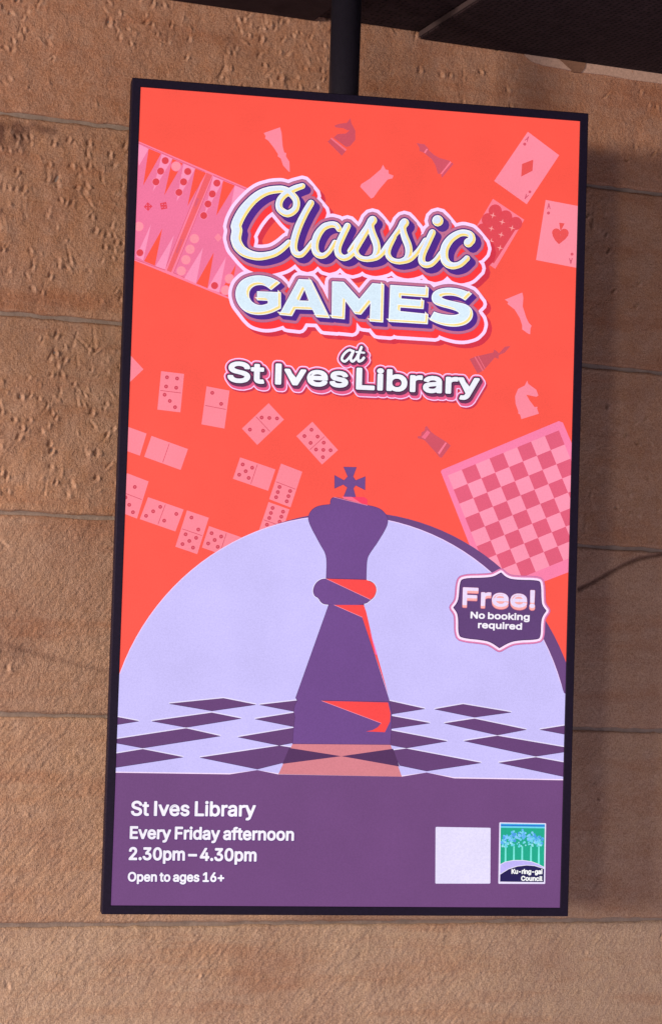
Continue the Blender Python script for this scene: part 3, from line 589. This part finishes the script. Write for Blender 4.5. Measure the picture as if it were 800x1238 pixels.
# -- arch: dark disc behind a lavender disc, footer below
def circle(A, c, r, level, col, top_only=True):
    P = [(c[0]+r*math.cos(k*math.pi/60), c[1]+r*math.sin(k*math.pi/60)) for k in range(120)]
    A.poly(P, level, col, mapped=True)
A = Art('arch_print', 8)
circle(A, (.0127, -.3704), .3555, 0, (108, 68, 126)); circle(A, (-.0029, -.3745), .3538, 1, (240, 210, 255)); circle(A, (-.0029, -.3745), .3525, 2, LAV)
A.fill([[(120, 815), (672, 812), (681.5, 838), (700, 848), (700, 1000), (120, 1000)]], 3, LAV)
A.done()
FL = (102, 62, 117)
for p in ([(205, 850.8), (270, 844.3), (308.8, 852), (256, 859.5)], [(314, 852.2), (360, 847), (360, 861)], [(183.8, 872), (256, 861.8), (291, 868.8), (225, 879.5)], [(308.5, 869.4), (362, 860.8), (362, 880)],
          [(130, 864.8), (167.5, 872), (130, 878)], [(130, 895.3), (225, 880.8), (266, 890), (172.5, 904.5), (130, 896.5)], [(288, 891.3), (362, 879), (362, 898), (352, 898.5), (337.5, 901.3)],
          [(130, 913), (172.5, 906), (221, 915.5), (130, 929.5)], [(242, 916), (337.5, 901.8), (352, 904), (345, 921.5), (311, 930)],
          [(466, 846.5), (513, 857), (466, 864.5)], [(525.5, 857.5), (559.5, 851.5), (617.3, 861.2), (573.2, 867.2)], [(466, 864.5), (519, 874.3), (466, 882)], [(537.2, 874.6), (573.2, 869.1), (635.7, 882.2), (601, 888.8)],
          [(652.7, 882.2), (692, 875.9), (692, 889.6)], [(466, 882), (540, 896.3), (491, 904.5), (470, 900.5), (466, 898)], [(560.9, 896), (601, 889.8), (692, 905.3), (692, 907.7), (647.5, 914.5)],
          [(491, 905.3), (581, 922.4), (515.5, 932.3), (483, 925.5), (474, 907.5)], [(602.9, 922.4), (647.5, 915.8), (692, 924), (692, 941.4)]):
    A = Art('floor_tile_print', 13); A.layer(shape_loops([[p]]), .9, None, (0, -.5), 0, (236, 226, 255)); A.layer(shape_loops([[p]]), .3, None, (0, .2), 1, (60, 44, 96)); A.fill([p], 1.5, FL); A.done()
A = Art('footer_print', 15)
FT = [(120, 934.2), (277.5, 936.5), (311, 931.3), (336, 936.5), (485, 939.3), (515.5, 934.2), (549, 941.3), (700, 944), (700, 1120), (120, 1120)]
A.fill([[(p[0], p[1]-(1.3 if i < 8 and i not in (2, 5) else 0)) for i, p in enumerate(FT)]], 0, (252, 226, 255)); A.fill([FT], 1, (113, 69, 125)); A.done()

# -- the king
K = lambda *p: Z(350, 550, 5.333, *p); Q = lambda *p: Z(320, 700, 4, *p); A = Art('king_print', 18); KR = (255, 72, 70)
A.fill([[(353.8, 898.8), (471.3, 899.3), (485.5, 939.3), (336.3, 936.3)]], 0, (218, 130, 140))
for p in ([(349.5, 904.5), (412.5, 914.5), (341.3, 923.8)], [(412.5, 914.5), (475, 905.5), (482.5, 927)]): A.fill([p], 1, (82, 44, 92))
cross = K((348, 78), (430, 80), (408, 140), (425, 165), (487, 140), (485, 225), (425, 195), (410, 215), (425, 272), (348, 270), (372, 210), (345, 190), (290, 215), (290, 132), (350, 165), (375, 140))
A.layer(shape_loops([[cross]]), .3, None, (0, 0), 2, (80, 40, 90)); A.fill([cross], 3, PURP)
cap = K((340, 265), (480, 272), (500, 285), (502, 325), (380, 310)); A.fill([cap], 2, (255, 62, 96)); A.fill([K((338, 268), (400, 270), (470, 318), (360, 300))], 3, (255, 110, 140))
head = K((265, 285), (285, 272), (330, 280), (420, 305), (500, 325), (560, 338), (600, 360), (630, 400), (632, 440), (610, 490), (560, 570), (510, 640), (495, 680), (492, 805), (236, 799), (242, 650), (200, 580), (130, 450), (118, 400), (140, 355), (185, 328), (262, 320))
collar = K((235, 800), (205, 802), (170, 825), (150, 870), (160, 910), (185, 920), (205, 955), (240, 966), (480, 967), (520, 935), (545, 915), (560, 870), (545, 830), (500, 806))
body = Q((310, 124), (150, 575), (158, 590), (146, 610), (140, 640), (146, 670), (140, 720), (135, 797), (606, 801), (610, 735), (612, 650), (600, 588), (470, 185), (478, 124))
head = soften(head); collar = soften(collar, 2, 70)
for s_, c in ((head, PURP), (body, PURP), (collar, PURP)):
    if s_ is not body: A.layer(shape_loops([[s_]]), 1.3, None, (0, 0), 3.5, (238, 228, 255)) if s_ is collar else None
    A.layer(shape_loops([[s_]]), .5, None, (0, 0), 4, (80, 44, 98)); A.fill([s_], 5, c)
A.fill([K((236, 799), (495, 806), (545, 830), (560, 870), (545, 915), (520, 933))], 6, KR)
A.fill([Q((335, 126), (478, 126), (490, 160), (520, 290), (552, 400), (596, 560), (470, 185))], 6, KR)
A.fill([Q((505, 240), (520, 290), (545, 370), (535, 365))], 7, (255, 110, 190))
A.fill([Q((275, 590), (595, 598), (607, 650), (605, 690), (580, 742), (488, 738), (520, 732), (545, 718), (562, 698))], 6, KR)
for a, b in ((K((236, 799))[0], K((520, 933))[0]), (Q((335, 126))[0], Q((470, 185))[0]), (Q((275, 590))[0], Q((562, 698))[0]), (K((285, 272))[0], K((500, 325))[0])): A.line(a, b, .55, 8, (255, 150, 170))
A.line(Q((275, 588))[0], Q((598, 595))[0], .5, 8, (90, 30, 50)); A.line(K((238, 797))[0], K((495, 803))[0], .5, 8, (80, 36, 80))
A.done()

# -- title lettering
cl = []
Za = lambda *p: Z(270, 205, 8, *p); Zb = lambda *p: Z(350, 230, 8, *p); Zc = lambda *p: Z(420, 240, 8, *p); Zd = lambda *p: Z(500, 240, 8, *p); Ze = lambda *p: Z(260, 200, 4.706, *p)
cl.append((Za((762, 157), (705, 175), (645, 205), (580, 250), (540, 310), (545, 380), (618, 425), (690, 385), (706, 310), (672, 250), (600, 197), (520, 190), (400, 214), (290, 285), (190, 400), (125, 530))
           + Ze((124, 370), (118, 420), (140, 470), (185, 502), (250, 516), (320, 505), (370, 480), (418, 438)),
           [3.6, 4, 4.2, 4.2, 4.3, 4.3, 4.4, 4.4, 4.2, 4.2, 4.3, 4.6, 5.2, 5.8, 6.4, 6.6, 6.6, 6.5, 6.2, 5.6, 5, 4.5, 4.2, 3.8]))
cl.append((Zb((205, 122), (150, 215), (85, 350), (45, 480), (38, 560), (62, 612), (110, 620), (160, 575), (215, 500)), [4.1, 4.3, 4.7, 4.7, 4.4, 4.1, 3.8, 3.3, 2.8]))
cl.append((Zb((478, 375), (450, 338), (400, 330), (330, 355), (270, 430), (240, 530), (262, 610), (320, 632), (380, 590), (435, 500)), [3.5, 3.8, 4, 4.4, 4.8, 4.8, 4.2, 3.6, 3.2, 3]))
cl.append((Zb((557, 345), (510, 440), (468, 540), (468, 610), (510, 650), (560, 645), (620, 595), (680, 505), (745, 395), (790, 320)), [4.2, 4.3, 4.4, 4.2, 3.9, 3.8, 3.5, 3.2, 3.2, 3.2]))
for dx, dy in ((0, 0), (309, 23)):
    cl.append((Zc((20+dx, 505+dy), (70+dx, 430+dy), (130+dx, 350+dy), (190+dx, 270+dy), (225+dx, 215+dy)), [3, 3, 3.1, 3.5, 4.6]))
    cl.append((Zc((240+dx, 210+dy), (222+dx, 260+dy), (240+dx, 340+dy), (275+dx, 430+dy), (282+dx, 500+dy), (255+dx, 560+dy), (190+dx, 585+dy), (120+dx, 570+dy), (80+dx, 520+dy), (88+dx, 450+dy), (140+dx, 350+dy)), [5.6, 4.2, 4.4, 4.6, 4.4, 3.8, 3.3, 3.3, 3.5, 3.6, 3.0]))
    cl.append((Zc((190+dx, 588+dy), (270+dx, 575+dy), (330+dx, 535+dy), (390+dx, 455+dy), (440+dx, 375+dy)), [3.2, 3.1, 3, 3, 2.8]))
cl.append((Zd((0, 545), (60, 480), (110, 410)), [3, 3, 3]))
cl.append((Zd((178, 328), (130, 430), (85, 530), (75, 600), (105, 637), (160, 635), (215, 590), (265, 520)), [4.2, 4.3, 4.4, 4.3, 3.9, 3.6, 3.3, 3]))
cl.append((Zd((229, 212), (231, 214)), [6.8, 6.8]))
cl.append((Zd((528, 425), (560, 395), (548, 350), (495, 330), (430, 340), (350, 395), (300, 475), (290, 560), (320, 625), (380, 650), (450, 632), (512, 578)), [5.8, 4.6, 4.0, 4, 4.3, 5, 5.2, 5.2, 4.8, 4.2, 3.9, 3.8]))
CLS = shape_strokes(cl)
g5 = lambda *p: Z(270, 330, 5, *p); g4 = lambda *p: Z(410, 330, 4.21, *p)
GM = [[g5((340, 58), (290, 28), (230, 15), (170, 18), (115, 40), (82, 80), (72, 130), (85, 180), (120, 225), (170, 248), (230, 252), (290, 240), (345, 212), (345, 118), (205, 112), (205, 162), (270, 165), (270, 185), (230, 198), (190, 190), (160, 165), (150, 130), (160, 95), (190, 72), (230, 68), (260, 78), (288, 100))],
      [g5((455, 38), (528, 42), (640, 270), (562, 264), (540, 220), (435, 216), (412, 258), (340, 250)), g5((490, 95), (455, 168), (518, 170))],
      [[(401.6, 340.4), (415, 341), (434, 362), (450, 342.6), (463.6, 343.8), (462.4, 389.2), (447, 388), (448, 365), (436, 379.8), (429, 379), (417, 362.5), (416, 385.3), (401, 383.8)]],
      [[(471.8, 344.7), (517.4, 347.8), (516.8, 359), (484.6, 356.6), (484.3, 361.2), (511.9, 363.3), (511.2, 373), (483.4, 371), (483, 376.4), (516.9, 379.9), (516.2, 391.3), (469.9, 388.4)]],
      [g4((672, 105), (625, 85), (570, 75), (520, 78), (480, 95), (468, 125), (480, 155), (520, 170), (570, 182), (605, 195), (612, 207), (590, 216), (550, 215), (505, 207), (482, 198), (460, 236), (490, 252), (540, 268), (600, 272), (650, 258), (678, 225), (675, 185), (645, 160), (600, 150), (545, 138), (520, 128), (517, 120), (535, 112), (580, 112), (615, 122), (640, 137))]]
GM[0] = [soften(l) for l in GM[0]]; GM[4] = [soften(l) for l in GM[4]]
GMS = shape_loops(GM)
A = Art('title_lettering', 22)
D_1, D_2, D_3 = (5.6, 5.2), (10, 12), (15.5, 17)
G_1, G_2, G_3 = (4.6, 4.6), (9.5, 12.5), (14.5, 17.5)
for sh, d1, d2, d3 in ((CLS, D_1, D_2, D_3), (GMS, G_1, G_2, G_3)):
    A.layer(sh, 9.2, d3, (0, 0), 0, (216, 58, 76))
for sh, d1, d2, d3 in ((CLS, D_1, D_2, D_3), (GMS, G_1, G_2, G_3)):
    A.layer(sh, 9.2, d2, (0, 0), 1, (255, 214, 255))
for sh, d1, d2, d3 in ((CLS, D_1, D_2, D_3), (GMS, G_1, G_2, G_3)):
    A.layer(sh, 5.0, d2, (0, 0), 2, (255, 62, 66))
    A.layer(sh, 5.0, d1, (0, 0), 3, (150, 92, 128)); A.layer(sh, 4.5, d1, (0, 0), 4, (196, 112, 146))
    A.layer(sh, 1.5, d1, (0, 0), 5, (84, 46, 140)); A.layer(sh, .9, None, (0, 0), 6, (44, 22, 88)); A.layer(sh, 0, None, (0, 0), 7, (252, 250, 255))
A.layer(CLS, -.8, None, (.3, .3), 8, (255, 224, 132)); A.layer(CLS, -1.9, None, (-1.25, -1.25), 9, (244, 242, 255)); A.layer(CLS, -2.6, None, (-.9, -.9), 10, (222, 234, 255))
for g in GM:                       # white rim, pale blue face, yellow on the edges that face down and right
    sh = shape_loops([g]); A.layer(sh, .3, None, (0, 0), 8, (246, 244, 255)); A.layer(sh, 0, None, (0, 0), 9, (220, 238, 252))
    for li, l in enumerate(g):
        ar = sum(p[0]*q[1]-q[0]*p[1] for p, q in zip(l, l[1:]+l[:1])); sg = (1 if ar > 0 else -1)*(1 if li == 0 else -1)
        for p, q in zip(l, l[1:]+l[:1]):
            n = (sg*(q[1]-p[1]), -sg*(q[0]-p[0])); ln = math.hypot(*n)
            if (n[0]+n[1])/max(ln, 1e-6) < .35: continue
            dx = dy = 2.5
            A.fill([[p, q, (q[0]-dx-.9, q[1]-dy-.9), (p[0]-dx-.9, p[1]-dy-.9)]], 9.3, (250, 250, 255))
            A.fill([[p, q, (q[0]-dx, q[1]-dy), (p[0]-dx, p[1]-dy)]], 9.6, (255, 228, 140))
    for l in g:
        for p, q in zip(l, l[1:]+l[:1]): A.line(p, q, 1.1, 10, (250, 248, 255))
A.done()

# -- 'at St Ives Library'
za = lambda *p: Z(400, 405, 4.21, *p)
AT = shape_strokes([(za((112, 84), (92, 76), (66, 96), (54, 122), (70, 134), (94, 112), (112, 84)), 1.55), (za((114, 82), (100, 118), (108, 134), (126, 120), (138, 98)), 1.6),
                    (za((154, 62), (138, 106), (140, 132), (156, 128), (166, 116)), 1.7), (za((128, 86), (168, 90)), 1.2)])
SI = text('St Ives', (274.5, 462.0), (420.5, 468.8), 25.5, 1.45, 4); LI = text('Library', (429.8, 470.8), (579, 477.6), 26.5, 1.45, 2)
A = Art('subtitle_lettering', 36)
for sh, dd in ((AT, (2.6, 3.0)), (SI, (3.2, 5.0)), (LI, (3.2, 5.0))):
    A.layer(sh, 4.2, (dd[0]+1.8, dd[1]+2.2), (0, 0), 0, (206, 60, 82))
for sh, dd in ((AT, (2.6, 3.0)), (SI, (3.2, 5.0)), (LI, (3.2, 5.0))):
    A.layer(sh, 4.2, dd, (0, 0), 1, (255, 206, 252))
for sh, dd in ((AT, (2.6, 3.0)), (SI, (3.2, 5.0)), (LI, (3.2, 5.0))):
    A.layer(sh, 2.9, dd, (0, 0), 2, (238, 96, 140)); A.layer(sh, 1.7, (dd[0]*.6, dd[1]*.55), (0, 0), 3, (110, 58, 92)); A.layer(sh, 1.2, None, (0, 0), 4, (66, 34, 70))
    A.layer(sh, 0, None, (0, 0), 5, (246, 246, 255))
A.done()

# -- 'Free!' badge
zf = lambda *p: Z(520, 680, 4.444, *p)
BD = zf((378, 58), (405, 84), (450, 97), (575, 99), (590, 112), (592, 205), (598, 235), (618, 260), (598, 288), (590, 320), (588, 400), (572, 412), (470, 416), (420, 428), (370, 457), (325, 426), (280, 415), (172, 404), (152, 388), (152, 300), (145, 268), (126, 243), (145, 220), (155, 190), (160, 110), (175, 88), (290, 86), (340, 80))
BD = soften(BD, 2, 62); bs = shape_loops([[BD]]); A = Art('badge_print', 42)
A.layer(bs, 5.9, None, (0, 0), 0, (170, 100, 160)); A.layer(bs, 5.4, None, (0, 0), 1, (226, 130, 178)); A.layer(bs, 3.6, None, (0, 0), 2, (255, 226, 255)); A.layer(bs, .9, None, (0, 0), 3, (60, 36, 84)); A.fill([BD], 4, (96, 62, 118))
FR = text('Free!', (558.5, 731.6), (646, 735.2), 21.5, .85, 0)
A.layer(FR, .2, (0, 3.2), (0, 0), 5, (236, 130, 140)); A.layer(FR, 0, (0, 2.6), (0, 0), 6, (255, 178, 176)); A.layer(FR, 0, None, (0, 0), 7, (240, 222, 255))
for bd, p, q, c in (('No booking', (568.2, 747.8), (639.6, 750.3), 8.3), ('required', (577.2, 759.6), (630.4, 761.6), 8.3)):
    A.layer(text(bd, p, q, c, .45, 0), 0, None, (0, 0), 5, (252, 246, 255))
A.done()

# -- footer lettering
for bd, p, q, c, r in (('St Ives Library', (158, 986.6), (308.8, 987.6), 18.2, .75), ('Every Friday afternoon', (156.6, 1014.6), (355, 1016.9), 15.6, .75), ('2.30pm – 4.30pm', (155.4, 1040.2), (309.8, 1042), 15.9, .78), ('Open to ages 16+', (154.2, 1066.2), (270.8, 1066.8), 11.8, .6)):
    A = Art('footer_lettering', 42); t = text(bd, p, q, c, r)
    A.layer(t, .75, None, (.2, .2), 0, (92, 50, 120)); A.layer(t, 0, None, (0, 0), 1, (250, 244, 255)); A.done()

# -- pale tile and the council logo
def rrect(P, r): return shape_loops([[P]], r)
A = Art('pale_tile_print', 42); A.layer(rrect([(527.3, 1001.2), (591.4, 1002.3), (591, 1067.4), (527, 1067.4)], 1.2), 0, None, (0, 0), 0, (232, 224, 255)); A.done()
A = Art('council_logo', 42); L = lambda *p: Z(590, 985, 10, *p)
A.layer(rrect([(604.2, 995.6), (658.5, 996.6), (657.4, 1067.9), (603, 1067.7)], 1.1), 0, None, (0, 0), 0, (236, 226, 255))
A.fill([L((148, 108), (682, 116), (681, 128), (148, 120))], 1, (90, 200, 240)); A.fill([L((148, 120), (681, 128), (681, 148), (148, 140))], 1, (30, 120, 215))
A.fill([L((148, 140), (681, 148), (680, 168), (147, 160))], 1, (110, 215, 240)); A.fill([L((147, 160), (680, 168), (672, 640), (143, 605))], 1, (16, 172, 140))
rng = np.random.default_rng(5)
for x, t in ((207, 232), (308, 188), (408, 168), (514, 190), (609, 236)):
    A.fill([L((x-9, 385), (x+9, 385), (x+10, 600), (x-14, 600))], 2, (122, 236, 226))
    for k in range(26):
        a = rng.uniform(0, 2*math.pi); q = rng.uniform(0, 1)**.5
        A.disc(*L((x+52*q*math.cos(a), t+80+66*q*math.sin(a)))[0], rng.uniform(1.0, 1.9), 3+k*.03, ((96, 184, 246), (130, 206, 255), (72, 160, 232), (112, 214, 240))[k % 4])
    for k in range(9):
        A.disc(*L((x+rng.uniform(-45, 45), 355+rng.uniform(-20, 35)))[0], rng.uniform(.8, 1.5), 4+k*.03, ((104, 214, 236), (150, 232, 244))[k % 2])
hill = L((143, 605), (200, 575), (300, 555), (420, 555), (520, 570), (600, 600), (672, 640), (671, 700), (142, 720)); A.fill([hill], 5, (196, 184, 252))
for a, b in zip(hill[:6], hill[1:7]): A.line(a, b, .7, 6, (244, 238, 255))
navy = L((141, 722), (240, 660), (350, 625), (460, 612), (560, 620), (671, 655), (668, 818), (139, 812)); A.fill([navy], 6, (24, 14, 82))
for a, b in zip(navy[:5], navy[1:6]): A.line(a, b, .7, 7, (244, 238, 255))
for bd, p, q in (('Ku-ring-gai', L((276, 718))[0], L((650, 722))[0]), ('Council', L((392, 802))[0], L((652, 806))[0])):
    A.layer(text(bd, p, q, 6.0, .38), 0, None, (0, 0), 8, (255, 255, 255))
A.done()

# ------------------------------------------------------------------ pole from the ceiling
def tube(name, x, y, z0, z1, r, mat, parent, seg=40, bev=.0):
    v, f = [], []
    rows = [(z0, r-bev), (z0+bev, r), (z1-bev, r), (z1, r-bev)] if bev else [(z0, r), (z1, r)]
    for z, rr in rows:
        for k in range(seg): a = 2*math.pi*k/seg; v.append((x+rr*math.cos(a), y+rr*math.sin(a), z))
    for i in range(len(rows)-1):
        for k in range(seg): f.append((i*seg+k, i*seg+(k+1) % seg, (i+1)*seg+(k+1) % seg, (i+1)*seg+k))
    f.append(tuple(range(seg))[::-1]); f.append(tuple((len(rows)-1)*seg+k for k in range(seg)))
    o = obj(name, v, f, mat, parent)
    for p in o.data.polygons[:-2]: p.use_smooth = True
    return o
px, pz = on_screen(421.5, 90); py = .036
px *= 1.012
pole = tube('pole', px, py, .20, .825, .0232, BLACK, disp)
tube('ceiling_flange', px, py, .786, .812, .042, BLACK, pole, bev=.003)
